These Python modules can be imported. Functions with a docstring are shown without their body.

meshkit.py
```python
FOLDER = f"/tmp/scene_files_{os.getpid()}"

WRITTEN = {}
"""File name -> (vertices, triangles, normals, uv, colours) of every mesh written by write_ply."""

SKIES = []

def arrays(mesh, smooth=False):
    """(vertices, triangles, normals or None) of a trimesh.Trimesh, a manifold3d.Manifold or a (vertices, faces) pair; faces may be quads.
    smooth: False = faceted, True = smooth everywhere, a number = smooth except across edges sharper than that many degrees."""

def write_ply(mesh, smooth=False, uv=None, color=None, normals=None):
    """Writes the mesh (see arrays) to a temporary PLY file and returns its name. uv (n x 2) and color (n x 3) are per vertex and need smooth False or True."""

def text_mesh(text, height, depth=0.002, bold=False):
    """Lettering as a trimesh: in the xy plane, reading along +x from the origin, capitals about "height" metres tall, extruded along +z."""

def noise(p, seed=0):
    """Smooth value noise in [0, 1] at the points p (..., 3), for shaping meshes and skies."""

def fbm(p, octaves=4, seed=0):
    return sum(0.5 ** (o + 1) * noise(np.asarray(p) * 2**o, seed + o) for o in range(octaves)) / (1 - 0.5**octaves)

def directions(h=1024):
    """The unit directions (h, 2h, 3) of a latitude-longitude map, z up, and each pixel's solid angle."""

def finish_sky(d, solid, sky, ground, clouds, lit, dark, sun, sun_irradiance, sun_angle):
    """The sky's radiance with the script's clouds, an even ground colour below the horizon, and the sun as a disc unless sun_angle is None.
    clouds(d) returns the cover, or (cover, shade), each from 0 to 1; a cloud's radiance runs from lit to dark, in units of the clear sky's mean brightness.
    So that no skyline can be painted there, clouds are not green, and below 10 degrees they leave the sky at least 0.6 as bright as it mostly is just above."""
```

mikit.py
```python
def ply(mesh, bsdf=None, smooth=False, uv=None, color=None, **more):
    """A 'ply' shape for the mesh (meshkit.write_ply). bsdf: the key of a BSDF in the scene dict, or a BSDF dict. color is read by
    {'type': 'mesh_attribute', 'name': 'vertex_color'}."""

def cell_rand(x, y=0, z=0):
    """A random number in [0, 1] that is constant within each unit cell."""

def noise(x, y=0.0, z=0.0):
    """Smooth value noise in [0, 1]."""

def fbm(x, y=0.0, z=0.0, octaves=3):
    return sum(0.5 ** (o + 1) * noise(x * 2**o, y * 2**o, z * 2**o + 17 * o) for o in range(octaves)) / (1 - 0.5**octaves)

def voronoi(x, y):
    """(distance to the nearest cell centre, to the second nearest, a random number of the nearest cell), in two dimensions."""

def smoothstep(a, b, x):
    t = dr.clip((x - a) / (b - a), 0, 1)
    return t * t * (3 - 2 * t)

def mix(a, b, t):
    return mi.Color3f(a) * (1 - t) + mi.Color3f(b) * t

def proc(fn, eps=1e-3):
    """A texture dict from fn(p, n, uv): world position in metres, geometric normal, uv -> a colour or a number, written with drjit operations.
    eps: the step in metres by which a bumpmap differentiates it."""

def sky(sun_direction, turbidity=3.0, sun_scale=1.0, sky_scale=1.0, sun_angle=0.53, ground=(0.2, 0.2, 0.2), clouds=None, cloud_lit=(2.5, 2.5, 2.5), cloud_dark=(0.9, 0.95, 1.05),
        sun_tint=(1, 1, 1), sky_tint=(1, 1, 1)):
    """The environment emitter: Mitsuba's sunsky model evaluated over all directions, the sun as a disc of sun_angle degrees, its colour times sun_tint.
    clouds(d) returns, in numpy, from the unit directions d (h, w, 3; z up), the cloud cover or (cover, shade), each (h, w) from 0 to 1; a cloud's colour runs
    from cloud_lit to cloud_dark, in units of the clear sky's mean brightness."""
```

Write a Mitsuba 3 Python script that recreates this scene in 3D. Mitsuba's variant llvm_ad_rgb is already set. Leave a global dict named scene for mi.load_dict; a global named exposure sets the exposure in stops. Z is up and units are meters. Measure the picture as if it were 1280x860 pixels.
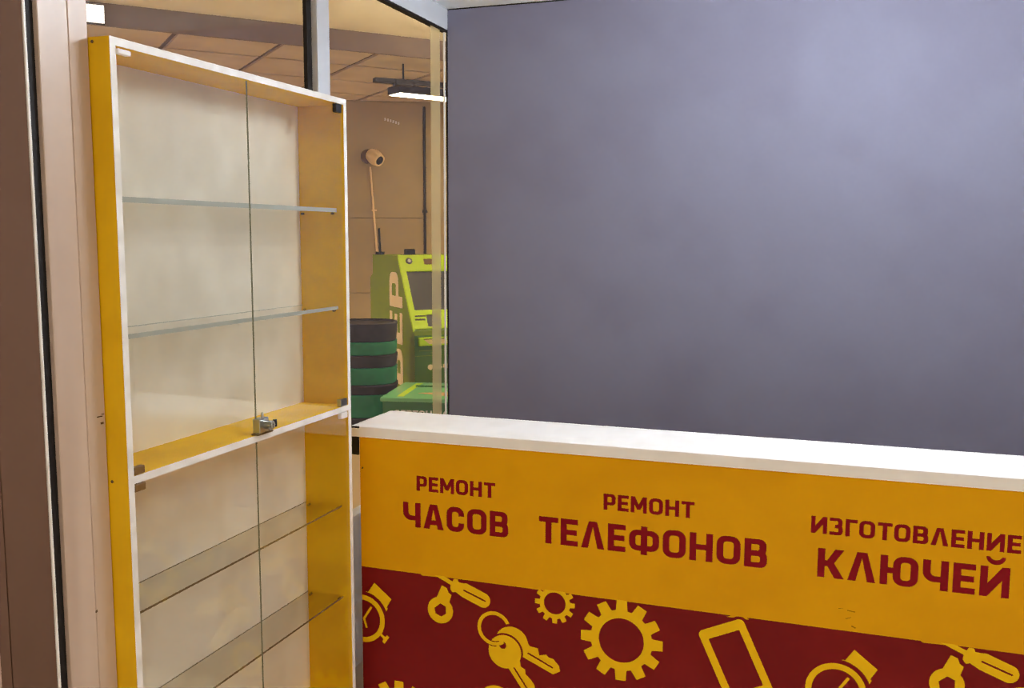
import math, random
import numpy as np
import trimesh
import mitsuba as mi
import drjit as dr
import mikit
from mikit import proc, fbm, noise, smoothstep, mix
from shapely.geometry import Polygon, LineString, Point, box as sbox, MultiPolygon
from shapely import affinity
from shapely.ops import unary_union

random.seed(4)
rng = np.random.default_rng(4)
T = mi.ScalarTransform4f

# ---------------------------------------------------------------- camera, light, exposure
EYE = np.array([0.0, 0.0, 1.65])
YAW, PITCH, ROLL = 0.34117, 0.1139, 0.0032      # turned left, looking down, tiny tilt
_f = np.array([-math.sin(YAW) * math.cos(PITCH), math.cos(YAW) * math.cos(PITCH), -math.sin(PITCH)])
_r = np.array([math.cos(YAW), math.sin(YAW), 0.0])
_u = np.cross(_r, _f)
_up = _u * math.cos(ROLL) - _r * math.sin(ROLL)
exposure = 1.0

scene = {'type': 'scene'}
scene['camera'] = {'type': 'perspective', 'fov': 2 * math.degrees(math.atan(640 / 1184.4)), 'fov_axis': 'x',
                   'near_clip': 0.02, 'far_clip': 100.0,
                   'to_world': T().look_at(origin=EYE.tolist(), target=(EYE + _f).tolist(), up=_up.tolist())}
# the rest of the warm lit shopping hall
scene['hall_light'] = {'type': 'constant', 'radiance': {'type': 'rgb', 'value': [0.40, 0.36, 0.315]}}

KIOSK_LAMP = [40.0, 43.0, 46.5]     # three globe lamps over the staff side, cool white
FRONT_LAMP = [13.5, 12.4, 11.2]        # ceiling panels over the customer side
HALL_LAMP = [7.5, 6.6, 4.4]        # warm strip lamps of the hall

labels = {}


# ---------------------------------------------------------------- materials
def lin(c):
    c = np.asarray(c, float) / 255.0
    return np.where(c <= 0.04045, c / 12.92, ((c + 0.055) / 1.055) ** 2.4)


def rgb(c):
    return {'type': 'rgb', 'value': [float(x) for x in lin(c)]}


def mat(name, c, rough=0.5, spec=0.5, metallic=0.0, tex=None, **more):
    scene[name] = {'type': 'twosided', 'bsdf': {'type': 'principled', 'base_color': tex if tex else rgb(c),
                   'roughness': rough, 'specular': spec, 'metallic': metallic, **more}}
    return name


def worn(c1, c2, scale, streak=(1, 1, 1), lo=0.35, hi=0.7):
    a, b = lin(c1).tolist(), lin(c2).tolist()

    def fn(p, n, uv):
        t = fbm(p.x * scale * streak[0], p.y * scale * streak[1], p.z * scale * streak[2], 3)
        return mix(a, b, smoothstep(lo, hi, t))
    return proc(fn)


mat('mat_yellow_board', None, 0.45, 0.25, tex=worn((228, 184, 18), (221, 175, 12), 7))
mat('mat_yellow_front', None, 0.55, 0.15, tex=worn((228, 167, 0), (223, 161, 0), 5))
mat('mat_white_edge', None, 0.4, 0.4, tex=worn((240, 238, 234), (226, 222, 214), 14))
mat('mat_white_top', None, 0.35, 0.4, tex=worn((250, 248, 245), (246, 243, 239), 9))
mat('mat_back_board', None, 0.5, 0.3, tex=worn((236, 229, 220), (224, 215, 203), 6, (1, 1, 0.6)))
mat('mat_red_vinyl', None, 0.55, 0.15, tex=worn((121, 16, 16), (115, 14, 16), 6))
mat('mat_red_letters', (132, 6, 22), 0.55, 0.15)
mat('mat_icon_yellow', (242, 196, 14), 0.55, 0.15)
mat('mat_grey_panel', None, 0.62, 0.2, tex=worn((120, 119, 137), (116, 114, 132), 3))
mat('mat_white_paint', None, 0.45, 0.4, tex=worn((234, 236, 238), (224, 226, 228), 3))
mat('mat_rail_paint', None, 0.45, 0.4, tex=worn((206, 210, 217), (196, 200, 207), 3))
mat('mat_ceiling', (238, 247, 251), 0.6, 0.2)
mat('mat_alu_white', None, 0.35, 0.5, tex=worn((200, 178, 160), (186, 162, 144), 9, (1, 1, 0.12)))
mat('mat_brown_board', None, 0.75, 0.12, tex=worn((106, 79, 63), (98, 72, 57), 5, (1, 1, 0.15)))
mat('mat_black_rubber', (22, 18, 17), 0.6, 0.3)
mat('mat_dark_edge', (122, 122, 100), 0.3, 0.5)
mat('mat_shelf_edge', (176, 178, 172), 0.3, 0.5)
mat('mat_lower_edge', (112, 96, 70), 0.3, 0.5)
mat('mat_chrome', (170, 172, 168), 0.14, 0.5, metallic=1.0)
mat('mat_brass_dark', (96, 80, 48), 0.4, 0.5, metallic=0.6)
mat('mat_brown_plastic', (112, 82, 42), 0.45, 0.4)
mat('mat_white_plastic', (236, 234, 230), 0.4, 0.4)
mat('mat_black_plastic', (26, 25, 27), 0.4, 0.4)
mat('mat_screw', (92, 70, 40), 0.45, 0.5)
mat('mat_floor', None, 0.45, 0.4, tex=worn((216, 198, 172), (204, 184, 156), 2))
mat('mat_hall_tile', None, 0.7, 0.2, tex=worn((206, 186, 160), (198, 176, 150), 3))
mat('mat_hall_grid', (104, 84, 68), 0.6, 0.3)
mat('mat_hall_beam', None, 0.7, 0.2, tex=worn((142, 124, 116), (134, 116, 108), 3))
mat('mat_hall_soffit', None, 0.75, 0.2, tex=worn((232, 222, 200), (226, 214, 190), 2))
mat('mat_hall_wall', None, 0.7, 0.2, tex=worn((184, 162, 122), (174, 152, 112), 2))
mat('mat_cream', (240, 212, 168), 0.5, 0.4)
mat('mat_terminal_side', (130, 152, 36), 0.45, 0.4)
mat('mat_terminal_lime', (205, 240, 20), 0.4, 0.4)
mat('mat_terminal_green', (84, 124, 46), 0.45, 0.4)
mat('mat_terminal_letter', (250, 230, 190), 0.5, 0.3)
mat('mat_paper', (246, 226, 170), 0.6, 0.2)
mat('mat_screen', (70, 72, 74), 0.3, 0.3)
mat('mat_green_top', (120, 190, 132), 0.12, 0.6)
mat('mat_green_front', (66, 122, 74), 0.4, 0.4)
mat('mat_green_lime', (190, 226, 60), 0.2, 0.5)
mat('mat_tan_reflection', (206, 164, 120), 0.35, 0.4)
mat('mat_tub_black', None, 0.55, 0.3, tex=worn((52, 46, 48), (44, 40, 42), 20))
mat('mat_tub_green', None, 0.5, 0.35, tex=worn((46, 128, 92), (40, 116, 84), 14))
mat('mat_lamp_body', (42, 37, 36), 0.5, 0.4)
mat('mat_wire', (48, 44, 42), 0.5, 0.3)
scene['mat_pane'] = {'type': 'thindielectric', 'int_ior': 1.5, 'specular_transmittance': rgb((246, 238, 226))}
scene['mat_door_glass'] = {'type': 'thindielectric', 'int_ior': 1.5, 'specular_transmittance': rgb((247, 248, 241))}
scene['mat_shelf_glass'] = {'type': 'thindielectric', 'int_ior': 1.5, 'specular_transmittance': rgb((224, 224, 214))}
scene['mat_reflection_strip'] = {'type': 'blendbsdf', 'weight': 0.42, 'a': {'type': 'thindielectric', 'int_ior': 1.5},
                     'b': {'type': 'twosided', 'bsdf': {'type': 'diffuse', 'reflectance': rgb((250, 225, 165))}}}  # cream blend that paints a pale reflection on the pane


# ---------------------------------------------------------------- helpers
def put(key, mesh, m, smooth=False, **more):
    k, i = key, 0
    while k in scene:
        i += 1
        k = f'{key}_{i:03d}'
    scene[k] = mikit.ply(mesh, m, smooth=smooth, **more)
    return k


def tag(k, label=None, category=None, group=None, kind=None):
    d = labels.setdefault(k, {})
    for a, b in (('label', label), ('category', category), ('group', group), ('kind', kind)):
        if b:
            d[a] = b
    return k


def bx(lo, hi, bev=0.0):
    lo, hi = np.minimum(lo, hi).astype(float), np.maximum(lo, hi).astype(float)
    if bev <= 0:
        return trimesh.creation.box(bounds=[lo, hi])
    pts = []
    for sx in (0, 1):
        for sy in (0, 1):
            for sz in (0, 1):
                c = np.where([sx, sy, sz], hi, lo)
                s = np.where([sx, sy, sz], -1, 1) * bev
                for k in range(3):
                    q = c + s
                    q[k] = c[k]
                    pts.append(q)
    return trimesh.convex.convex_hull(np.array(pts))


def cat(*ms):
    return trimesh.util.concatenate([m for m in ms])


def extrude(poly, d):
    polys = list(poly.geoms) if hasattr(poly, 'geoms') else [poly]
    return cat(*[trimesh.creation.extrude_polygon(q, d, engine='earcut') for q in polys if isinstance(q, Polygon) and q.area > 1e-8])


def frame_mesh(mesh, o, a, b, c):
    """local (x, y, z) -> o + x a + y b + z c"""
    m = np.eye(4)
    m[:3, 0], m[:3, 1], m[:3, 2], m[:3, 3] = a, b, c, o
    mesh = mesh.copy()
    mesh.apply_transform(m)
    return mesh


def onfront(poly, y, d):
    """an (x, z) outline laid on an upright board whose face looks to -y"""
    return frame_mesh(extrude(poly, d), (0, y, 0), (1, 0, 0), (0, 0, 1), (0, -1, 0))


def cyl(p, q, r, n=20):
    return trimesh.creation.cylinder(radius=r, segment=[p, q], sections=n)


def quad(*p):
    return trimesh.Trimesh(np.array(p, float), [[0, 1, 2], [0, 2, 3]], process=False)


# ---------------------------------------------------------------- lettering (rounded square sans)
def rr(x0, y0, x1, y1, r):
    r = min(r, (x1 - x0) / 2 - 1e-4, (y1 - y0) / 2 - 1e-4)
    return sbox(x0 + r, y0 + r, x1 - r, y1 - r).buffer(r, quad_segs=6)


def glyph(ch):
    t, h = 0.225, 0.195
    B = sbox

    def ring(x0, y0, x1, y1, r=0.30):
        return rr(x0, y0, x1, y1, r).difference(rr(x0 + t, y0 + h, x1 - t, y1 - h, max(r - 0.19, 0.06)))

    def bowl(w, y0, y1, r=0.22):
        o = rr(0, y0, w, y1, r).union(B(0, y0, w / 2, y1))
        i = rr(t, y0 + h * .93, w - t, y1 - h * .93, 0.07).union(B(t, y0 + h * .93, w / 2, y1 - h * .93))
        return o.difference(i)

    P = Polygon
    w = {'М': .92, 'Ф': 1.05, 'Ю': 1.12, 'О': .79, 'Н': .78, 'Т': .72, 'Л': .84, 'А': .84, 'Е': .63, 'С': .72, 'В': .74, 'Р': .70, 'Ч': .74, 'З': .68,
         'Г': .60, 'И': .82, 'Й': .82, 'К': .80, 'Б': .72, 'Ц': .82, 'П': .78}[ch]
    if ch == 'О':
        g = ring(0, 0, w, 1)
    elif ch == 'С':
        g = ring(0, 0, w, 1).difference(B(w * .5, .36, w + .1, .64))
    elif ch == 'Р':
        g = B(0, 0, t, 1).union(bowl(w, .30, 1))
    elif ch == 'В':
        g = bowl(w, 0, .585).union(bowl(w * .96, .42, 1))
    elif ch == 'Б':
        g = bowl(w, 0, .60).union(B(0, 0, t, 1)).union(B(0, 1 - h, w * .92, 1))
    elif ch == 'З':
        g = bowl(w, 0, .585).union(bowl(w * .96, .42, 1)).difference(B(-.01, .19, t * 1.25, .81))
    elif ch == 'Е':
        g = unary_union([B(0, 0, t, 1), B(0, 0, w, h), B(0, 1 - h, w, 1), B(0, .5 - h / 2, w * .94, .5 + h / 2)])
    elif ch == 'М':
        v = P([(0, 1), (t * 1.02, 1), (w / 2, .52), (w - t * 1.02, 1), (w, 1), (w, .93), (w / 2 + .09, .2), (w / 2 - .09, .2), (0, .93)])
        g = unary_union([B(0, 0, t * .93, 1), B(w - t * .93, 0, w, 1), v])
    elif ch == 'Н':
        g = unary_union([B(0, 0, t, 1), B(w - t, 0, w, 1), B(0, .5 - h / 2, w, .5 + h / 2)])
    elif ch == 'П':
        g = unary_union([B(0, 0, t, 1), B(w - t, 0, w, 1), B(0, 1 - h, w, 1)])
    elif ch == 'Ц':
        g = unary_union([B(0, 0, t, 1), B(w - t, -.16, w, 1), B(0, 0, w, h)])
    elif ch == 'Т':
        g = unary_union([B(w / 2 - t / 2, 0, w / 2 + t / 2, 1), B(0, 1 - h, w, 1)])
    elif ch == 'Г':
        g = unary_union([B(0, 0, t, 1), B(0, 1 - h, w, 1)])
    elif ch in 'ЛА':
        g = P([(0, 0), (w / 2 - .15, 1), (w / 2 + .15, 1), (w, 0), (w - .245, 0), (w / 2, .80), (.245, 0)])
        if ch == 'А':
            g = g.union(P([(.16, .17), (.19, .36), (w - .19, .36), (w - .16, .17)]))
    elif ch == 'Ф':
        g = unary_union([ring(0, .12, w, .88, .28), B(w / 2 - t / 2, -.02, w / 2 + t / 2, 1.02)])
    elif ch in 'ИЙ':
        g = unary_union([B(0, 0, t * .95, 1), B(w - t * .95, 0, w, 1), P([(0, 0), (t * .95, 0), (w, .86), (w, 1), (w - t * .95, 1), (0, .14)])])
        if ch == 'Й':
            g = g.union(Point(w / 2, 1.33).buffer(.27).difference(Point(w / 2, 1.40).buffer(.185)).intersection(B(0, 1.05, w, 1.325)))
    elif ch == 'Ю':
        g = unary_union([B(0, 0, t, 1), B(0, .5 - h / 2, .5, .5 + h / 2), affinity.translate(ring(0, 0, .74, 1), .38, 0)])
    elif ch == 'К':
        g = unary_union([B(0, 0, t, 1), P([(t * .8, .40), (w - .27, 1), (w, 1), (.46, .44), (t * .8, .38)]), P([(.20, .58), (w - .27, 0), (w + .02, 0), (.46, .60)]), B(0, .40, .36, .60)])
    elif ch == 'Ч':
        cup = rr(0, .27, w + .2, 1.4, .32).intersection(B(0, 0, w, 1)).difference(rr(t, .27 + h, w - t + .3, 1.6, .14).intersection(B(0, 0, w - t, 2)))
        g = cup.union(B(w - t, 0, w, 1))
    return g, w


def text(s, x0, x1, z0, hgt, gap=0.125):
    parts, x = [], 0.0
    for i, ch in enumerate(s):
        g, w = glyph(ch)
        parts.append(affinity.translate(g, x, 0))
        x += w + gap
        if s[i:i + 2] in ('ТЕ', 'ГО', 'ТО'):
            x -= .03
    x -= gap
    sx = (x1 - x0) / x
    return [affinity.translate(affinity.scale(q, sx, hgt, origin=(0, 0)), x0, z0) for q in parts]


# ================================================================ the setting
PX = -1.745                 # glass plane of the glazed side
PF = -1.715                 # front of its frame
PY = 4.0066                 # grey panel wall
CZ = 2.6497                 # kiosk ceiling

fl = put('floor', bx((-14, -6, -0.05), (8, 16, 0)), 'mat_floor')
tag(fl, 'beige shopping hall floor', kind='structure')
put('ceiling', cat(bx((-1.76, -3.4, CZ), (2.2, PY + 0.02, CZ + 0.05))), 'mat_ceiling')
tag('ceiling', 'white ceiling edge above the grey panel', kind='structure')
put('wall_back', bx((-1.732, PY, 0), (2.2, PY + 0.02, CZ - 0.003)), 'mat_grey_panel')
tag('wall_back', 'large plain blue-grey wall panel behind the counter', kind='structure')
put('wall_back__joint', cat(bx((-1.739, PY - 0.002, 0), (-1.732, PY + 0.02, CZ)), bx((-1.732, PY - 0.0015, CZ - 0.005), (2.2, PY + 0.0005, CZ))), 'mat_black_rubber')
put('wall_right', bx((2.2, 1.4, 0), (2.24, PY + 0.02, CZ)), 'mat_white_paint')
tag('wall_right', 'white side wall', kind='structure')

# glazed side: window_1 by the grey panel, window_2 above the cabinet
MY0, MY1 = 2.869, 2.948
put('window_1__mullion', bx((-1.77, MY0, 0), (PF, MY1, 2.70), 0.002), 'mat_rail_paint')
put('window_1__pane', quad((PX, MY1, .57), (PX, 4.0, .57), (PX, 4.0, 2.56), (PX, MY1, 2.56)), 'mat_pane')
put('window_1__top_rail', bx((-1.77, MY1, 2.5585), (-1.732, PY, CZ + .05), 0.001), 'mat_rail_paint')
put('window_1__top_gasket', bx((-1.760, MY1, 2.549), (-1.732, PY, 2.5585)), 'mat_black_rubber')
put('window_1__bottom_rail', bx((-1.77, MY1, .54), (PF, PY, .60), 0.002), 'mat_white_paint')
put('window_1__lower_panel', bx((-1.752, MY1, 0.0), (-1.728, PY, .54)), 'mat_white_paint')
put('window_1__edge_bead', bx((-1.750, 3.995, .60), (-1.7415, 4.001, 2.549)), 'mat_white_paint')
put('window_1__reflection_strip', quad((PX + .002, 3.845, .60), (PX + .002, 3.945, .60), (PX + .002, 3.945, 2.549), (PX + .002, 3.845, 2.549)), 'mat_reflection_strip')  # strip stands in for a pale band reflected in the pane
tag('window_1', 'tall clear glass pane between white mullion and grey panel', kind='structure')
tag('window_1__reflection_strip', 'translucent cream strip imitating a reflection in the glass')
tag('window_1__top_gasket', 'black rubber gasket')
put('window_2__pane', quad((PX, 1.56, .57), (PX, MY0, .57), (PX, MY0, 2.60), (PX, 1.56, 2.60)), 'mat_pane')
put('window_2__gasket', bx((-1.752, MY0 - .030, 0.6), (-1.738, MY0, 2.60)), 'mat_black_rubber')
put('window_2__lower_panel', bx((-1.752, 1.56, 0.0), (-1.738, MY0, .57)), 'mat_white_paint')
put('window_2__top_rail', bx((-1.77, 1.3, 2.60), (PF, MY0, 2.70), 0.002), 'mat_alu_white')
tag('window_2', 'glass pane above and behind the yellow display cabinet', kind='structure')
tag('window_2__gasket', 'black rubber gasket')

# near end of the glazed side: post, black joint, brown board
QX = -1.588
put('wall_left__post', cat(bx((-1.77, 1.5615, 0), (QX, 1.642, 2.66), 0.0015), bx((-1.77, 1.6435, 0), (QX - .0005, 1.6985, 2.66), 0.0015), bx((-1.77, 1.64, 0), (QX - .003, 1.646, 2.66))), 'mat_alu_white')
put('wall_left__joint', bx((-1.70, 1.5325, 0), (QX - .012, 1.5615, 2.66)), 'mat_black_rubber')
put('wall_left__edge_strip', bx((-1.70, 1.5255, 0), (QX, 1.5325, 2.66), .001), 'mat_white_edge')
put('wall_left__board', bx((-1.70, 1.4125, 0), (QX - .003, 1.5255, 2.66), .001), 'mat_brown_board')
put('wall_left__board', bx((-1.70, 1.384, 0), (QX - .003, 1.4105, 2.66), .001), 'mat_brown_board')
put('wall_left__edge_strip', bx((-1.70, 1.20, 0), (QX, 1.383, 2.66), .001), 'mat_alu_white')
tag('wall_left', 'brown board with pale edge, black joint and beige metal post', kind='structure')
tag('wall_left__post', 'beige metal post with scratches')
tag('wall_left__joint', 'black recessed joint')
# scratches on the post beside the cabinet
for (y, z, dy, dz) in ((1.6730, 1.238, .016, .0025), (1.686, 1.2425, .008, .002), (1.683, 1.221, .009, .0045), (1.640, .792, .006, .005)):
    put('wall_left__scratch', bx((QX - .001, y, z), (QX + .0004, y + dy, z + dz)), 'mat_screw')

# ---------------------------------------------------------------- the hall behind the glass
E2 = np.array([math.cos(math.radians(48.6)), math.sin(math.radians(48.6)), 0])      # along the beam
E1 = np.array([-E2[1], E2[0], 0])                                                  # away
UP = np.array([0, 0, 1.0])
BM = np.array([-2.826, 4.891, 0.0])                                               # a point under the beam's face
HZ = 2.70
WN = np.array([0.475, -0.88, 0.0]); WN /= np.linalg.norm(WN)
WP = np.array([-3.483, 6.862, 0.0])
WR = np.array([-WN[1], WN[0], 0])


def hall(lo, hi, bev=0.0, o=BM, a=E2, b=E1):
    return frame_mesh(bx(lo, hi, bev), o, a, b, UP)


put('hall_ceiling__grid', hall((-6, .0, HZ + .012), (5, 6, HZ + .03)), 'mat_hall_grid')
S1, S2, A1, A2 = 0.580, 0.562, 0.43, 0.267
tiles = 0
for i in range(-6, 4):
    for j in range(-1, 5):
        x0, x1 = A2 + i * S2 + .017, A2 + (i + 1) * S2 - .017
        y0, y1 = max(A1 + j * S1 + .014, .005), A1 + (j + 1) * S1 - .014
        put('hall_ceiling__tile', hall((x0, y0, HZ), (x1, y1, HZ + .014)), 'mat_hall_tile')
put('hall_ceiling__beam', hall((-6, -.02, HZ), (5, 0.0, HZ + .125)), 'mat_hall_beam')
put('hall_ceiling__soffit', trimesh.creation.extrude_polygon(Polygon([(-1.80, 0.6), (-1.80, 4.1), (1.0, 4.1), (1.0, 9.3), (-2.826 - .66 * 6, 4.891 - .75 * 6 + .0)]).intersection(
    Polygon([tuple((BM + E2 * s + E1 * t)[:2]) for s, t in ((-6, -.01), (6, -.01), (6, -9), (-6, -9))])), .03, engine='earcut'), 'mat_hall_soffit')
s = scene['hall_ceiling__soffit']; s['to_world'] = T().translate([0, 0, HZ + .112])
tag('hall_ceiling', 'tiled ceiling of the hall seen through the glass', kind='structure')
tag('hall_ceiling__beam', 'brown downstand beam')
tag('hall_ceiling__soffit', 'higher cream ceiling in front of the beam')
# far wall: large tiles
put('wall_hall__backing', frame_mesh(bx((-6, -.1, 0), (6, -.006, 3.0)), WP, WR, -WN, UP) if False else frame_mesh(bx((-6, .006, 0), (6, .1, 3.0)), WP, WR, -WN, UP), 'mat_hall_wall')
for j, (z0, z1) in enumerate(((0, .6), (.6, 1.19), (1.19, 1.785), (1.785, 2.69))):
    w = 1.2 if z0 > 1.7 else .9
    for i in range(-3, 3):
        put('wall_hall__panel', frame_mesh(bx((i * w + .35 + .002, -.006, z0 + .0025), ((i + 1) * w + .35 - .002, .006, z1 - .0025), .001), WP, WR, -WN, UP), 'mat_hall_wall')
tag('wall_hall', 'tan panelled far wall of the hall', kind='structure')

# hall lamps: the visible black strip lamp, and the bright square lamp at the left
LP = np.array([-2.921, 5.834, 0.0])
LD = np.array([math.cos(math.radians(55)), math.sin(math.radians(55)), 0]); LN = np.array([-LD[1], LD[0], 0])


def lampbox(lo, hi, bev=0):
    return frame_mesh(bx(lo, hi, bev), LP, LD, LN, UP)


put('strip_lamp__housing', lampbox((0.05, .0, 2.603), (1.5, .17, 2.655), .004), 'mat_lamp_body')
put('strip_lamp__diffuser', lampbox((.06, .01, 2.598), (1.48, .16, 2.6035)), 'mat_white_plastic')
scene['strip_lamp__diffuser']['emitter'] = {'type': 'area', 'radiance': {'type': 'rgb', 'value': HALL_LAMP}}
for t in (.25, 1.25):
    put('strip_lamp__hanger', cyl(LP + LD * t + LN * .15 + UP * 2.65, LP + LD * t + LN * .15 + UP * 2.71, .006), 'mat_lamp_body')
tag('strip_lamp', 'black hanging strip lamp with bright white underside below the hall ceiling', 'lamp')
RP = np.array([-2.755, 5.267, 0.0]); RD = np.array([math.cos(math.radians(46)), math.sin(math.radians(46)), 0]); RN = np.array([-RD[1], RD[0], 0])
put('lamp_rail__bar', frame_mesh(bx((0, 0, 2.575), (1.4, .05, 2.602), .003), RP, RD, RN, UP), 'mat_lamp_body')
put('lamp_rail__bracket', frame_mesh(bx((.13, -.01, 2.565), (.25, .06, 2.60), .003), RP, RD, RN, UP), 'mat_lamp_body')
for t in (.19, 1.2):
    put('lamp_rail__hanger', cyl(RP + RD * t + UP * 2.6 + RN * .03, RP + RD * t + UP * 2.71 + RN * .03, .006), 'mat_lamp_body')
tag('lamp_rail', 'thin dark rail hanging in front of the strip lamp', 'lamp rail')
WL = np.array([-3.63, 3.945, 0])
put('square_lamp__housing', hall((-.065, -.03, 2.696), (.035, 0.0, 2.79), .003, WL + E1 * -.02), 'mat_lamp_body')
put('square_lamp__diffuser', hall((-.062, -.036, 2.699), (.032, -.029, 2.787), 0.002, WL + E1 * -.02), 'mat_white_plastic')
scene['square_lamp__diffuser']['emitter'] = {'type': 'area', 'radiance': {'type': 'rgb', 'value': [0.62, 0.61, 0.6]}}
tag('square_lamp', 'small bright white square lamp on the beam, left of the cabinet top', 'lamp')

# ---------------------------------------------------------------- unseen lamps; those in the hall are added to brighten it
def unseen_ceiling_lamp(x, y, z, w, rad, label, ang=0.0, skirt=0.0):
    a, b = np.array([math.cos(ang), math.sin(ang), 0]), np.array([-math.sin(ang), math.cos(ang), 0])
    k = 'unseen_ceiling_lamp'
    i = 0
    while k + '__frame' in scene:
        i += 1
        k = f'unseen_ceiling_lamp_{i:03d}'
    o = np.array([x, y, z])
    fr = cat(*[frame_mesh(bx(l, h), o, a, b, UP) for l, h in (((-w - .02, -w - .02, -.012), (w + .02, -w, 0)), ((-w - .02, w, -.012), (w + .02, w + .02, 0)), ((-w - .02, -w, -.012), (-w, w, 0)), ((w, -w, -.012), (w + .02, w, 0)))])
    put(k + '__frame', fr, 'mat_white_plastic')
    put(k + '__diffuser', frame_mesh(quad((-w, -w, -.006), (-w, w, -.006), (w, w, -.006), (w, -w, -.006)), o, a, b, UP), 'mat_white_plastic')
    scene[k + '__diffuser']['emitter'] = {'type': 'area', 'radiance': {'type': 'rgb', 'value': rad}}
    if skirt:  # opaque sides added to keep lamp light off the upper far wall
        put(k + '__skirt', cat(*[frame_mesh(bx(l, h), o, a, b, UP) for l, h in (((-w - .02, -w - .02, -skirt), (w + .02, -w - .006, -.012)), ((-w - .02, w + .006, -skirt), (w + .02, w + .02, -.012)),
            ((-w - .02, -w - .006, -skirt), (-w - .006, w + .006, -.012)), ((w + .006, -w - .006, -skirt), (w + .02, w + .006, -.012)))]), 'mat_lamp_body')
    tag(k, label, 'ceiling lamp')


for i, (xx, where) in enumerate(((-.42, 'nearest the glazed side'), (.12, 'middle one of three'), (.66, 'furthest from the glazed side'))):
    g = 'globe_lamp' + (f'_{i:03d}' if i else '')
    ball = trimesh.creation.icosphere(subdivisions=3, radius=.085)
    ball.apply_translation((xx, 2.86, 2.545))
    put(g + '__shade', ball, 'mat_white_plastic', smooth=True)
    scene[g + '__shade']['emitter'] = {'type': 'area', 'radiance': {'type': 'rgb', 'value': KIOSK_LAMP}}
    put(g + '__cap', cyl((xx, 2.86, 2.625), (xx, 2.86, CZ), .03, 20), 'mat_chrome')
    tag(g, 'white globe lamp under the kiosk ceiling above the counter, ' + where, 'lamp', 'globe lamps above the counter')
unseen_ceiling_lamp(-0.5, -1.7, CZ, .30, FRONT_LAMP, 'square ceiling lamp above the customer side')
unseen_ceiling_lamp(-0.75, 4.6, HZ + .112, .28, [17, 14, 9], 'added square warm ceiling lamp, out of view behind the grey panel', 0.0, .15)  # hidden lamp added to light the terminal, table and tubs
unseen_ceiling_lamp(-1.0, 6.6, HZ, .28, [36, 31, 21], 'added square warm ceiling lamp, out of view far behind the grey panel', math.radians(48.6), .20)  # hidden lamp added to brighten the hall and far wall
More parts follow.
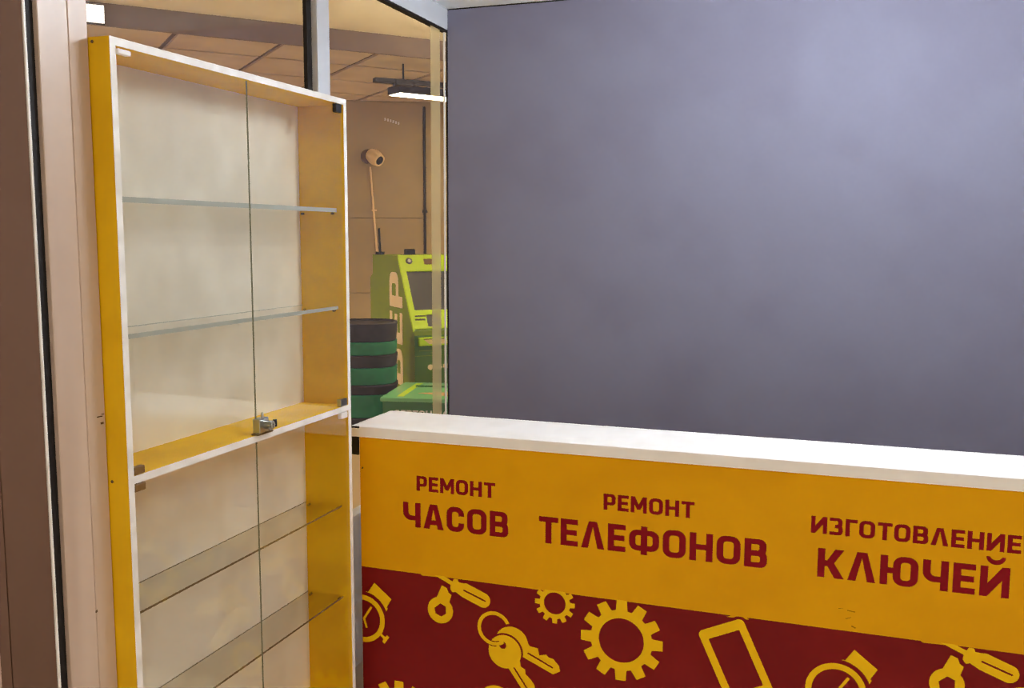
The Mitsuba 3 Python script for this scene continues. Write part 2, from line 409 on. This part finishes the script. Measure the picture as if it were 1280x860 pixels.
unseen_ceiling_lamp(-4.15, 3.9, HZ, .25, [46, 40, 28], 'added square warm ceiling lamp, out of view in the hall left of the glazed side', math.radians(48.6), .20)  # hidden lamp added to brighten the terminal side and far wall
put('added_uplight__bowl', cat(*[bx(l, h) for l, h in (((-1.95, 4.62, 2.56), (-1.65, 4.82, 2.575)), ((-1.95, 4.62, 2.575), (-1.94, 4.82, 2.60)), ((-1.66, 4.62, 2.575), (-1.65, 4.82, 2.60)))]), 'mat_white_plastic')  # unseen lamp added to brighten the cream soffit
put('added_uplight__diffuser', bx((-1.938, 4.625, 2.575), (-1.662, 4.815, 2.598)), 'mat_white_plastic')
scene['added_uplight__diffuser']['emitter'] = {'type': 'area', 'radiance': {'type': 'rgb', 'value': [52, 47, 33]}}
put('added_uplight__stem', cyl((-1.8, 4.72, 2.59), (-1.8, 4.72, HZ + .112), .006, 10), 'mat_lamp_body')
tag('added_uplight', 'added warm uplight for the cream ceiling, out of view behind the grey panel', 'lamp')

# ================================================================ display cabinet
F, Y0, Y1, BK = -1.532, 1.7004, 2.7289, -1.706
TOP, MB0, MB1, BB0, BB1, TH = 2.0782, 1.0782, 1.0965, 0.080, 0.098, 0.018
C = 'display_cabinet'
tag(C, 'tall yellow display cabinet with white edges and glass doors, against the glazed wall', 'cabinet')
e = .0012


def board(key, lo, hi):
    """a yellow board with a white band on its front edge"""
    k = put(f'{C}__{key}', bx(lo, (hi[0] - .0012, hi[1], hi[2]), .0006), 'mat_yellow_board')
    put(f'{k}__edge_band', bx((hi[0] - .0012, lo[1], lo[2]), hi), 'mat_white_edge')
    tag(f'{k}__edge_band', 'white edge band')
    return k


board('side_panel', (BK, Y0, 0), (F, Y0 + TH, TOP))
board('side_panel', (BK, Y1 - TH, 0), (F, Y1, TOP))
board('top_board', (BK, Y0 + TH, TOP - TH), (F, Y1 - TH, TOP))
board('middle_board', (BK, Y0 + TH, MB0), (F, Y1 - TH, MB1))
board('bottom_board', (BK, Y0 + TH, BB0), (F, Y1 - TH, BB1))
put(f'{C}__plinth', bx((BK + .02, Y0 + TH, 0), (F - .02, Y1 - TH, BB0)), 'mat_white_edge')
put(f'{C}__back_panel', bx((BK - .001, Y0 + TH, BB0), (BK + .006, Y1 - TH, TOP - TH)), 'mat_back_board')
tag(f'{C}__back_panel', 'off-white back board')
for z in (2.0681, 1.0844):
    put(f'{C}__screw', cyl((-1.579, Y0 - .0008, z), (-1.579, Y0 + .003, z), .0035, 14), 'mat_screw')
GX = F - .006
YA, YB = 2.203, 2.2065
for (z0, z1) in ((MB1 + .003, TOP - TH - .002), (BB1 + .003, MB0 - .003)):
    for (a, b, ea) in ((Y0 + TH + .002, YA, 1), (YB, Y1 - TH - .002, 0)):
        k = put(f'{C}__glass_door', quad((GX, a, z0), (GX, b, z0), (GX, b, z1), (GX, a, z1)), 'mat_door_glass')
        y = b if ea else a
        put(f'{k}__edge', bx((GX - .001, y - .0006, z0), (GX + .001, y + .0006, z1)), 'mat_dark_edge')
        tag(k, 'clear glass door')
# glass shelves on pins
for z, th, em in ((1.7225, .0125, 'mat_shelf_edge'), (1.4100, .0105, 'mat_shelf_edge'), (.750, .005, 'mat_lower_edge'), (.4370, .005, 'mat_lower_edge')):
    x0, x1 = -1.699, -1.562
    y0, y1 = Y0 + TH + .002, Y1 - TH - .002
    k = put(f'{C}__glass_shelf', quad((x0, y0, z + th), (x1, y0, z + th), (x1, y1, z + th), (x0, y1, z + th)), 'mat_shelf_glass')
    put(f'{k}__edge', cat(bx((x1 - .001, y0, z), (x1, y1, z + th + .0004)), bx((x0, y0, z + th - .002), (x0 + .001, y1, z + th + .0004))), em)
    tag(k, 'clear glass shelf')
    for yy in (y0 - .002, y1 + .002):
        sg = 1 if yy < 2 else -1
        for xx in (x1 - .013, x0 + .013):
            put(f'{C}__shelf_pin', cyl((xx, yy, z - .004), (xx, yy + sg * .012, z - .004), .0035, 12), 'mat_brass_dark')
# pivot hinges
H = lambda lo, hi, m, lab: tag(put(f'{C}__hinge', bx(lo, hi, .0015), m), lab)
H((GX - .004, 1.7190, 2.0435), (F + .006, 1.7590, 2.0545), 'mat_white_plastic', 'white corner clip')
H((GX - .006, 2.662, 2.032), (F + .003, 2.6945, 2.0585), 'mat_black_plastic', 'dark corner clip')
H((GX - .006, 1.7190, 1.0985), (F + .003, 1.7520, 1.1165), 'mat_brown_plastic', 'brown corner clip')
H((GX - .006, 1.7190, 1.0585), (F + .003, 1.7530, 1.0765), 'mat_brown_plastic', 'brown corner clip')
H((GX - .006, 2.658, 1.0985), (F + .003, 2.699, 1.122), 'mat_chrome', 'dark metal corner clip')
H((GX - .006, 2.662, 1.0575), (F + .003, 2.702, 1.0765), 'mat_white_plastic', 'white corner clip')
H((GX - .006, 1.7190, .0995), (F + .003, 1.7530, .118), 'mat_brown_plastic', 'brown corner clip')
H((GX - .006, 2.662, .0995), (F + .003, 2.702, .118), 'mat_chrome', 'dark metal corner clip')
# lock at the foot of the upper doors
L = f'{C}__lock'
put(L, bx((GX - .008, 2.200, 1.0985), (F + .010, 2.244, 1.142), .002), 'mat_chrome')
put(f'{L}__base_plate', bx((GX - .006, 2.190, 1.0970), (F + .012, 2.262, 1.1020), .001), 'mat_brass_dark')
put(f'{L}__barrel', cat(cyl((F + .004, 2.231, 1.122), (F + .030, 2.231, 1.122), .0125, 28), cyl((F + .030, 2.231, 1.122), (F + .033, 2.231, 1.122), .0100, 28)), 'mat_chrome', smooth=40)
put(f'{L}__keyhole', bx((F + .0325, 2.2300, 1.116), (F + .0337, 2.232, 1.128)), 'mat_black_plastic')
put(f'{L}__thumb_screw', cat(cyl((F + .004, 2.250, 1.121), (F + .016, 2.262, 1.121), .005, 16), cyl((F + .014, 2.260, 1.121), (F + .020, 2.266, 1.121), .0105, 20)), 'mat_black_plastic')
put(f'{L}__clip', bx((F - .001, 2.222, 1.140), (F + .003, 2.2305, 1.157), .001), 'mat_chrome')
tag(L, 'small chrome cam lock')

# ================================================================ reception counter
K = 'reception_counter'
CY, CB, CX0, CX1 = 2.8105, 3.1065, -1.5475, 1.62
tag(K, 'yellow and dark red service counter with a white top, lettering and tool icons', 'counter')
put(f'{K}__top_board', bx((-1.578, CY - .006, .9690), (CX1 + .03, CB, 1.0057), .0018), 'mat_white_top')
tag(f'{K}__top_board', 'white counter top')
put(f'{K}__corner_chip', bx((-1.5775, CY - .0068, .9995), (-1.5445, CY - .0055, 1.0062)), 'mat_black_plastic')
put(f'{K}__corner_bracket', bx((-1.5785, CY + .002, .905), (-1.552, CY + .006, .968)), 'mat_black_plastic')
tag(f'{K}__corner_chip', 'dark chipped corner')
put(f'{K}__front_panel', bx((CX0, CY, 0), (CX1, CY + .016, .969), .001), 'mat_yellow_front')
tag(f'{K}__front_panel', 'yellow front board')
put(f'{K}__side_panel', bx((CX0 + .003, CY + .016, 0), (CX0 + .021, CB - .02, .969)), 'mat_white_edge')
put(f'{K}__side_panel', bx((CX1 - .021, CY + .016, 0), (CX1 - .003, CB - .02, .969)), 'mat_white_edge')
put(f'{K}__work_shelf', bx((CX0 + .021, CY + .016, .70), (CX1 - .021, CB + .25, .72)), 'mat_white_edge')
put(f'{K}__screw', cyl((-1.5375, CY - .0006, .862), (-1.5375, CY + .002, .862), .003, 12), 'mat_screw')

# lettering: one part per line
lines = (('РЕМОНТ', -1.335, -1.0542, .8015, .0505), ('ЧАСОВ', -1.3855, -1.0085, .6745, .0842),
         ('РЕМОНТ', -.693, -.4115, .8018, .0508), ('ТЕЛЕФОНОВ', -.9042, -.1948, .6720, .0868),
         ('ИЗГОТОВЛЕНИЕ', -.0745, .4700, .7955, .0505), ('КЛЮЧЕЙ', -.0527, .4475, .6664, .0860))
for (s_, x0, x1, z0, h) in lines:
    k = put(f'{K}__lettering', cat(*[onfront(g, CY, .0004) for g in text(s_, x0, x1, z0, h)]), 'mat_red_letters')
    tag(k, 'dark red lettering')

mat('mat_scuff', (168, 112, 8), 0.6, 0.1)
for (x, z, w, h, a) in ((.010, .578, .012, .0016, 8), (.034, .573, .022, .003, -6), (.030, .552, .016, .002, 20), (.046, .526, .014, .004, -25)):
    put(f'{K}__scuff', onfront(affinity.rotate(rr(x, z, x + w, z + h, h / 2), a), CY, .0002), 'mat_scuff')

ZR = .5135
PER = 1.557


def poly(*p):
    return Polygon(p).buffer(0)


def seg(a, b, w, cap=1):
    return LineString([a, b]).buffer(w / 2, cap_style=cap)


def gear(cx, cz, ro, rroot, ri, n, tw, a0=0):
    g = Point(cx, cz).buffer(rroot, quad_segs=24)
    for i in range(n):
        a = a0 + 2 * math.pi * i / n
        t0 = sbox(0, -tw / 2 * 1.12, rroot, tw / 2 * 1.12).union(poly((rroot - .01, -tw / 2 * 1.12), (ro, -tw / 2 * .95), (ro, tw / 2 * .95), (rroot - .01, tw / 2 * 1.12)))
        g = g.union(affinity.translate(affinity.rotate(t0, a, origin=(0, 0), use_radians=True), cx, cz))
    return g.difference(Point(cx, cz).buffer(ri, quad_segs=24))


def icon_watch(dx):
    c = (-1.545, .3264)
    R = Point(c).buffer(.0853, quad_segs=24).difference(Point(c).buffer(.0672, quad_segs=24))
    hands = LineString([(-1.5105, .3725), (-1.5404, .3265), (-1.5300, .2940)]).buffer(.0042, cap_style=2)
    d = -1.545 - .0125
    strap = poly((.0175 + d, .4219), (.030 + d, .4255), (.0345 + d, .4235), (.0592 + d, .4604), (.1242 + d, .4099), (.1055 + d, .378), (.110 + d, .3754), (.1016 + d, .3577), (.0 + d, .32)).difference(Point(c).buffer(.0985, quad_segs=24))
    strap2 = affinity.rotate(strap, 180, origin=c)
    knob = seg((-1.4830, .2845), (-1.4590, .2640), .010, 2).union(seg((-1.4478, .2756), (-1.4665, .2497), .012, 2))
    return affinity.translate(unary_union([R, hands, strap, strap2, knob]), dx, 0)


def icon_wrench(dx):
    ring = Point(-1.2506, .3972).buffer(.0462, quad_segs=16)
    hd = poly((-1.2685, .430), (-1.2445, .4844), (-1.2262, .477), (-1.2205, .462), (-1.2096, .4546), (-1.2173, .4302), (-1.225, .405))
    hexa = poly((-1.272, .4022), (-1.2504, .4205), (-1.2302, .4116), (-1.2297, .3877), (-1.2466, .375), (-1.2681, .3837))
    return affinity.translate(ring.union(hd).difference(hexa), dx, 0)


def icon_driver(dx):
    shaft = poly((-1.3257, .5396), (-1.2105, .4895), (-1.205, .503), (-1.318, .552))
    collar = poly((-1.2002, .5132), (-1.1866, .5126), (-1.1821, .5002), (-1.1928, .4698), (-1.205, .4639), (-1.214, .4757), (-1.2125, .4905), (-1.2048, .5045)).buffer(-.004).buffer(.004)
    neck = poly((-1.197, .469), (-1.176, .4565), (-1.160, .500), (-1.168, .5015), (-1.188, .5035))
    hdl = LineString([(-1.1590, .4765), (-1.0965, .4525)]).buffer(.0258)
    slot = LineString([(-1.1641, .4772), (-1.0895, .4506)]).buffer(.0026)
    return affinity.translate(unary_union([shaft, collar, neck, hdl]).difference(slot), dx, 0)


def icon_keys(dx):
    rc = (-1.0575, .3610)
    arc = LineString([(rc[0] + .0525 * math.cos(a), rc[1] + .0525 * math.sin(a)) for a in np.radians(np.linspace(24, 308, 48))]).buffer(.0063, cap_style=2)
    h1 = Point(-1.0195, .2865).buffer(.0572, quad_segs=24)
    s1 = poly((-1.012, .240), (-1.0044, .2292), (-.920, .113), (-.898, .112), (-.884, .128), (-.884, .142), (-.900, .155), (-.897, .165), (-.912, .172), (-.9159, .1883), (-.9295, .2062), (-.9465, .2202), (-.9482, .2367), (-.9635, .2443), (-.966, .262))
    k1 = h1.union(s1).difference(LineString([(-.9873, .2371), (-.9130, .1320)]).buffer(.0026, cap_style=2))
    hole = Point(-1.0270, .3080).buffer(.0125).difference(arc)
    k1 = k1.difference(hole).difference(arc.buffer(.003).intersection(Point(-1.06, .318).buffer(.02)))
    h2 = Point(-.9955, .3185).buffer(.0575, quad_segs=24)
    s2 = poly((-.945, .338), (-.9330, .3190), (-.905, .3160), (-.8998, .2929), (-.8765, .2990), (-.868, .2905), (-.8532, .2886), (-.8330, .2675), (-.8285, .2493), (-.8528, .2352), (-.9600, .2795))
    k2 = h2.union(s2).difference(h1.buffer(.0065)).difference(LineString([(-.9401, .2949), (-.853, .2571)]).buffer(.0026, cap_style=2)).difference(s1.buffer(.005))
    return affinity.translate(unary_union([arc, k1, k2]), dx, 0)


def icon_phone(dx):
    a, b = np.array([.907, .421]), np.array([.421, -.907])
    o = np.array([-.3935, .4490])
    out = affinity.affine_transform(rr(0, 0, .1465, .262, .016), [a[0], b[0], a[1], b[1], o[0], o[1]])
    scr = affinity.affine_transform(rr(.0235, .0315, .1230, .2105, .003), [a[0], b[0], a[1], b[1], o[0], o[1]])
    btn = affinity.affine_transform(Point(.073, .236).buffer(.010), [a[0], b[0], a[1], b[1], o[0], o[1]])
    return affinity.translate(out.difference(scr).difference(btn), dx, 0)


icons = []
for dx in (0, PER, -PER):
    icons += [('watch_icon', icon_watch(dx)), ('wrench_icon', icon_wrench(dx)), ('screwdriver_icon', icon_driver(dx)), ('keys_icon', icon_keys(dx)),
              ('gear_icon', gear(-.849 + dx, .4755, .0668, .0515, .0362, 12, .0165)), ('gear_icon', gear(-.6297 + dx, .3842, .1315, .0990, .0722, 12, .0345)),
              ('phone_icon', icon_phone(dx)), ('gear_icon', gear(-1.408 + dx, -.012, .132, .099, .0722, 12, .0345)),
              ('ring_icon', Point(-1.049 + dx, .1000).buffer(.0645).difference(Point(-1.049 + dx, .10).buffer(.042)))]
face = sbox(CX0 + .001, .001, CX1 - .001, .96)
red = sbox(CX0 + .0005, .001, CX1 - .0005, ZR)
for dx in (0, PER):
    ph = icon_phone(dx)
    hull = ph.convex_hull
    red = red.difference(hull.buffer(.017).difference(hull.buffer(.009)).intersection(sbox(-2, ZR - .006, 2, ZR + .1)))
    red = red.union(hull.buffer(.008).intersection(sbox(-2, ZR - .02, 2, ZR + .02)))
    gs = gear(-.849 + dx, .4755, .0668, .0515, .0362, 12, .0165)
    red = red.difference(sbox(-.849 + dx - .040, ZR - .010, -.849 + dx + .036, ZR + .01).difference(Point(-.849 + dx, .4755).buffer(.0362, quad_segs=24)))
    red = red.difference(poly((-1.3257 + dx, .515), (-1.262 + dx, .515), (-1.262 + dx, .5105), (-1.318 + dx, .509)))
put(f'{K}__red_panel', onfront(red.intersection(face), CY, .0003), 'mat_red_vinyl')
tag(f'{K}__red_panel', 'dark red printed lower area')
for nm, g in icons:
    g = g.intersection(face)
    if nm == 'screwdriver_icon':
        g = g.intersection(sbox(-3, 0, 3, ZR + .003))
    if nm == 'gear_icon':
        g = g.intersection(sbox(-3, 0, 3, ZR + .004))
    if g.area > 2e-5:
        tag(put(f'{K}__{nm}', onfront(g, CY, .0006), 'mat_icon_yellow'), 'yellow printed ' + nm.replace('_icon', ' symbol'))

# ================================================================ things in the hall
# green payment terminal
A = math.radians(44)
r_, n_ = np.array([math.cos(A), math.sin(A), 0]), np.array([math.sin(A), -math.cos(A), 0])
d_ = -n_
P0 = np.array([-2.3795, 4.9915, 0.0])
G = 'green_terminal'
tag(G, 'green self-service cash terminal with lime front and dark screen behind the glass', 'terminal')
prof = Polygon([(0, 0), (0, 1.092), (.285, 1.525), (.84, 1.525), (.84, 1.40), (.90, 1.37), (.90, 0)])
body = trimesh.creation.extrude_polygon(prof, .62, engine='earcut')
put(f'{G}__body', frame_mesh(body, P0, d_, UP, r_), 'mat_terminal_side')
tz = np.array([.285, 1.525 - 1.092]); tl = np.linalg.norm(tz)
ft = (d_ * tz[0] + UP * tz[1]) / tl                       # up along the sloping front
fn = np.cross(r_, ft); fn = fn / np.linalg.norm(fn)
if fn @ n_ < 0:
    fn = -fn
FB = P0 + UP * 1.092


def tilt(x0, z0, x1, z1, d0, d1, bev=0.0):
    """a slab on the sloping front; z is a height in the hall"""
    s0, s1 = (z0 - 1.092) / tz[1] * tl, (z1 - 1.092) / tz[1] * tl
    return frame_mesh(bx((x0, s0, d0), (x1, s1, d1), bev), FB, r_, ft, fn)


bezel = cat(tilt(0, 1.43, .62, 1.525, 0, .012), tilt(0, 1.205, .026, 1.43, 0, .012), tilt(.594, 1.205, .62, 1.43, 0, .012), tilt(0, 1.180, .62, 1.205, 0, .012))
put(f'{G}__bezel', bezel, 'mat_terminal_lime')
put(f'{G}__bezel__side_trim', tilt(-.006, 1.092, .003, 1.525, -.006, .013), 'mat_terminal_lime')
put(f'{G}__screen', tilt(.026, 1.205, .594, 1.43, .001, .003), 'mat_screen')
tag(f'{G}__screen', 'dark glass screen')
for nm, rad, dd, m_ in (('camera_eye', .020, .014, 'mat_screen'), ('camera_eye__lens', .010, .019, 'mat_white_plastic')):
    put(f'{G}__{nm}', frame_mesh(trimesh.creation.cylinder(radius=rad, height=.006, sections=24), FB + r_ * .055 + ft * ((1.487 - 1.092) / tz[1] * tl) + fn * dd, r_, ft, fn), m_)
put(f'{G}__sensor_window', tilt(.150, 1.468, .225, 1.500, .012, .015, .001), 'mat_brown_plastic')
put(f'{G}__slot_panel', cat(tilt(0.004, 1.102, .09, 1.180, 0, .012), tilt(.175, 1.102, .24, 1.18, 0, .012), tilt(.09, 1.102, .175, 1.112, 0, .012), tilt(.30, 1.102, .62, 1.18, 0, .012)), 'mat_terminal_lime')
put(f'{G}__card_slot', cat(tilt(.018, 1.147, .080, 1.155, .012, .0135), tilt(.02, 1.168, .085, 1.174, .012, .0135)), 'mat_black_plastic')
put(f'{G}__keypad', tilt(.09, 1.112, .175, 1.180, .0005, .004), 'mat_screen')
put(f'{G}__keypad', tilt(.24, 1.112, .30, 1.180, .0005, .004), 'mat_screen')


def low(x0, z0, x1, z1, d0, d1, bev=0):
    return frame_mesh(bx((x0, z0, d0), (x1, z1, d1), bev), P0, r_, UP, n_)


put(f'{G}__lower_front', low(.004, .02, .616, 1.066, 0, .004), 'mat_terminal_green')
put(f'{G}__cash_tray', cat(low(.022, 1.008, .50, 1.056, .004, .03, .003)), 'mat_terminal_lime')
put(f'{G}__cash_tray__paper', frame_mesh(extrude(Polygon([(.052, 1.044), (.185, 1.044), (.215, 1.018), (.082, 1.018)]), .002), P0 + n_ * .030, r_, UP, n_), 'mat_paper')
put(f'{G}__cash_tray__slot', low(.05, 1.045, .30, 1.050, .0295, .031), 'mat_brown_plastic')
put(f'{G}__drawer_line', cat(low(.03, .975, .55, .979, .004, .008), low(.004, .945, .55, .948, .004, .0075), low(.1, .960, .17, .966, .004, .006)), 'mat_terminal_side')
put(f'{G}__emblem', frame_mesh(trimesh.creation.cylinder(radius=.0165, height=.003, sections=24), P0 + r_ * .098 + UP * .878 + n_ * .0045, r_, UP, n_), 'mat_terminal_letter')
put(f'{G}__emblem_lettering', cat(*[frame_mesh(extrude(g, .002), P0 + n_ * .004, r_, UP, n_) for g in text('СБЕР', .122, .225, .870, .022)]), 'mat_terminal_letter')
# lettering on the side, reading upwards
side_text = text('СБЕР', .49, 1.425, 0, .255, .10)
put(f'{G}__side_lettering', cat(*[frame_mesh(extrude(g, .002), P0 - r_ * .0005 + d_ * .212, UP, d_, -r_) for g in side_text]), 'mat_terminal_letter')
tag(f'{G}__side_lettering', 'cream lettering reading upwards')
ap = P0 + d_ * .735 + r_ * .02 + UP * 1.525
put(f'{G}__antenna', cat(cyl(ap, ap + UP * .018, .028, 16), cyl(ap + UP * .015, ap + UP * .17 - r_ * .006, .0075, 12)), 'mat_black_plastic')
bp = P0 + d_ * .34 + r_ * .09 + UP * 1.525
put(f'{G}__beacon', cat(frame_mesh(bx((-.028, -.03, 0), (.028, .03, .042), .006), bp, r_, d_, UP), frame_mesh(bx((-.05, -.04, 0), (.03, .04, .008), .002), bp, r_, d_, UP)), 'mat_black_plastic')
tag(f'{G}__antenna', 'thin black antenna')

# green table in front of it
B = 'green_table'
tag(B, 'glossy green table with white lettering on its front, in front of the green terminal', 'table')
TA = math.radians(12)
ta, tb = np.array([math.cos(TA), math.sin(TA), 0]), np.array([-math.sin(TA), math.cos(TA), 0])
TP = np.array([-2.249, 4.307, 0.0])
tbx = lambda lo, hi, bev=0: frame_mesh(bx(lo, hi, bev), TP, ta, tb, UP)
put(f'{B}__top', tbx((0, 0, .800), (1.1, .525, .82), .002), 'mat_green_top')
put(f'{B}__top__stripe', tbx((.075, .05, .8195), (.11, .50, .8206)), 'mat_green_lime')
put(f'{B}__top__painted_reflection', frame_mesh(extrude(Polygon([(.16, .17), (.62, .30), (.95, .30), (.95, .10), (.40, .06)]), .0012), TP + UP * .8195, ta, tb, UP), 'mat_tan_reflection')  # tan patch painted in as a reflection on the glossy top
put(f'{B}__top__border', tbx((.10, .37, .8195), (1.08, .385, .828), .001), 'mat_green_front')
put(f'{B}__front_panel', tbx((.012, .006, 0), (1.088, .022, .80)), 'mat_green_front')
put(f'{B}__side_panel', tbx((.012, .022, 0), (.030, .51, .80)), 'mat_green_front')
put(f'{B}__side_panel', tbx((1.07, .022, 0), (1.088, .51, .80)), 'mat_green_front')
put(f'{B}__lettering', cat(*[frame_mesh(extrude(g, .002), TP + tb * .006, ta, UP, -tb) for g in text('СЕРТОЦИИ', .075, .345, .715, .042)]), 'mat_white_plastic')
tag(f'{B}__lettering', 'white lettering')

# stack of black and green tubs on a low bench
BC = np.array([-2.575, 4.765, 0.0])


def tub(z0, z1, r, flare, rim):
    """a rounded square tub, a little wider at its rim"""
    n, secs = 48, []
    prof = [(r - .008, z0), (r - .001, z0 + .006), (r + flare * .5, (z0 + z1) / 2), (r + flare * .6, z1 - rim), (r + flare, z1 - rim + .004), (r + flare, z1 - .004), (r + flare - .006, z1), (r + flare - .018, z1), (r + flare - .022, z1 - .012)]
    v = []
    for (rad, z) in prof:
        for i in range(n):
            a = 2 * math.pi * i / n
            c, s_ = math.cos(a), math.sin(a)
            q = (abs(c) ** 4 + abs(s_) ** 4) ** -.25
            q = 0.45 * q + 0.55 * min(q, 1.02) * 1.02
            v.append((rad * q * c, rad * q * s_, z))
    v = np.array(v)
    f = []
    for j in range(len(prof) - 1):
        for i in range(n):
            a, b = j * n + i, j * n + (i + 1) % n
            f += [(a, b, b + n), (a, b + n, a + n)]
    v = np.vstack([v, [(0, 0, prof[0][1]), (0, 0, prof[-1][1])]])
    for i in range(n):
        f.append((len(v) - 2, (i + 1) % n, i))
        f.append((len(v) - 1, (len(prof) - 1) * n + i, (len(prof) - 1) * n + (i + 1) % n))
    m = trimesh.Trimesh(v, f, process=False)
    m.apply_transform(trimesh.transformations.rotation_matrix(YAW + .10, (0, 0, 1)))
    m.apply_translation(BC)
    return m


lv = [(.585, .640, 'k'), (.640, .740, 'g'), (.740, .782, 'k'), (.782, .882, 'g'), (.882, .950, 'k'), (.950, 1.026, 'g'), (1.026, 1.128, 'k'), (1.128, 1.165, 'k')]
lv = [(.560, .638, 'black', 'lowest in the stack, on the bench'), (.638, .768, 'green', 'lowest green one of the stack beside the table'), (.768, .822, 'black', 'between the two lower green tubs'),
      (.822, .918, 'green', 'middle green one of the stack beside the terminal'), (.918, .988, 'black', 'between the two upper green tubs'), (.988, 1.062, 'green', 'uppermost green one of the stack'),
      (1.062, 1.166, 'black', 'topmost of the stack with an open rim')]
for (z0, z1, colour, where) in lv:
    k = put('plastic_tub', tub(z0, z1, .172, .003 if colour == 'green' else .006, .02), f'mat_tub_{colour}', smooth=35)
    tag(k, f'{colour} rounded tub, {where}', 'tub', 'stacked tubs by the terminal')
put('low_bench', frame_mesh(bx((-.16, -.16, 0), (.16, .16, .56), .01), BC, ta, tb, UP), 'mat_cream')
tag('low_bench', 'cream block seen through the gap under the stacked tubs', 'bench')

# security camera with its cable duct, and the dark conduit, on the far wall
cam = np.array([-3.600, 6.799, 2.266])
V = 'security_camera'
tag(V, 'cream bullet security camera on the far wall above the terminal', 'camera')
aim = np.array([.86, -.25, -.5]); aim /= np.linalg.norm(aim)
c0 = cam + WN * .06 + UP * .01
put(f'{V}__mount', cat(cyl(cam + WN * .006 - WR * .03, cam + WN * .045 - WR * .02, .055, 24), cyl(cam + WN * .03, c0, .02, 12)), 'mat_hall_grid')
body = trimesh.creation.revolve(np.array([(0, -.085), (.035, -.08), (.058, -.06), (.072, -.02), (.074, .02), (.066, .06), (.060, .085), (.046, .085), (.044, .07), (0, .07)]), sections=28)
body.apply_scale(.8)
zax = aim; xax = np.cross(UP, zax); xax /= np.linalg.norm(xax)
put(f'{V}__housing', frame_mesh(body, c0 + aim * .035, xax, np.cross(zax, xax), zax), 'mat_cream', smooth=40)
put(f'{V}__lens', frame_mesh(trimesh.creation.cylinder(radius=.034, height=.006, sections=24), c0 + aim * .0985, xax, np.cross(zax, xax), zax), 'mat_black_plastic')
tag(f'{V}__lens', 'dark lens')
put('cable_duct', cat(cyl(cam + WN * .02 - UP * .08 - WR * .01, cam + WN * .02 + WR * .05 - UP * 1.0, .0085, 12), frame_mesh(bx((-.02, .0, -.006), (.02, .03, .006)), cam - UP * .42 + WR * .018, WR, WN, UP)), 'mat_cream')
tag('cable_duct', 'thin cream cable duct running down from the security camera', 'cable duct')
q0 = WP + WR * ((np.array([-3.232, 6.998, 0]) - WP) @ WR) + WN * .014
put('dark_conduit', cat(cyl(q0 + UP * .01, q0 + UP * 2.66, .011, 12), *[frame_mesh(bx((-.02, -.004, -.01), (.02, .012, .01)), q0 + UP * z, WR, WN, UP) for z in (1.84, 1.2)]), 'mat_wire')
tag('dark_conduit', 'dark vertical conduit on the far wall right of the security camera', 'conduit')
tp = WP + WR * ((np.array([-3.454, 6.878, 0]) - WP) @ WR) + UP * 2.561 + WN * .008
sl = [extrude(sbox(i * .021 - .06, -.014 - i * .006, i * .021 - .047, .008 - i * .006), .003) for i in range(6)]
put('reflected_marks', frame_mesh(cat(*sl), tp, WR, UP, WN), 'mat_white_plastic')  # pale bars stand in for reflected text
tag('reflected_marks', 'row of tiny pale marks imitating reflected text, high on the far wall right of the cabinet top', 'marks')
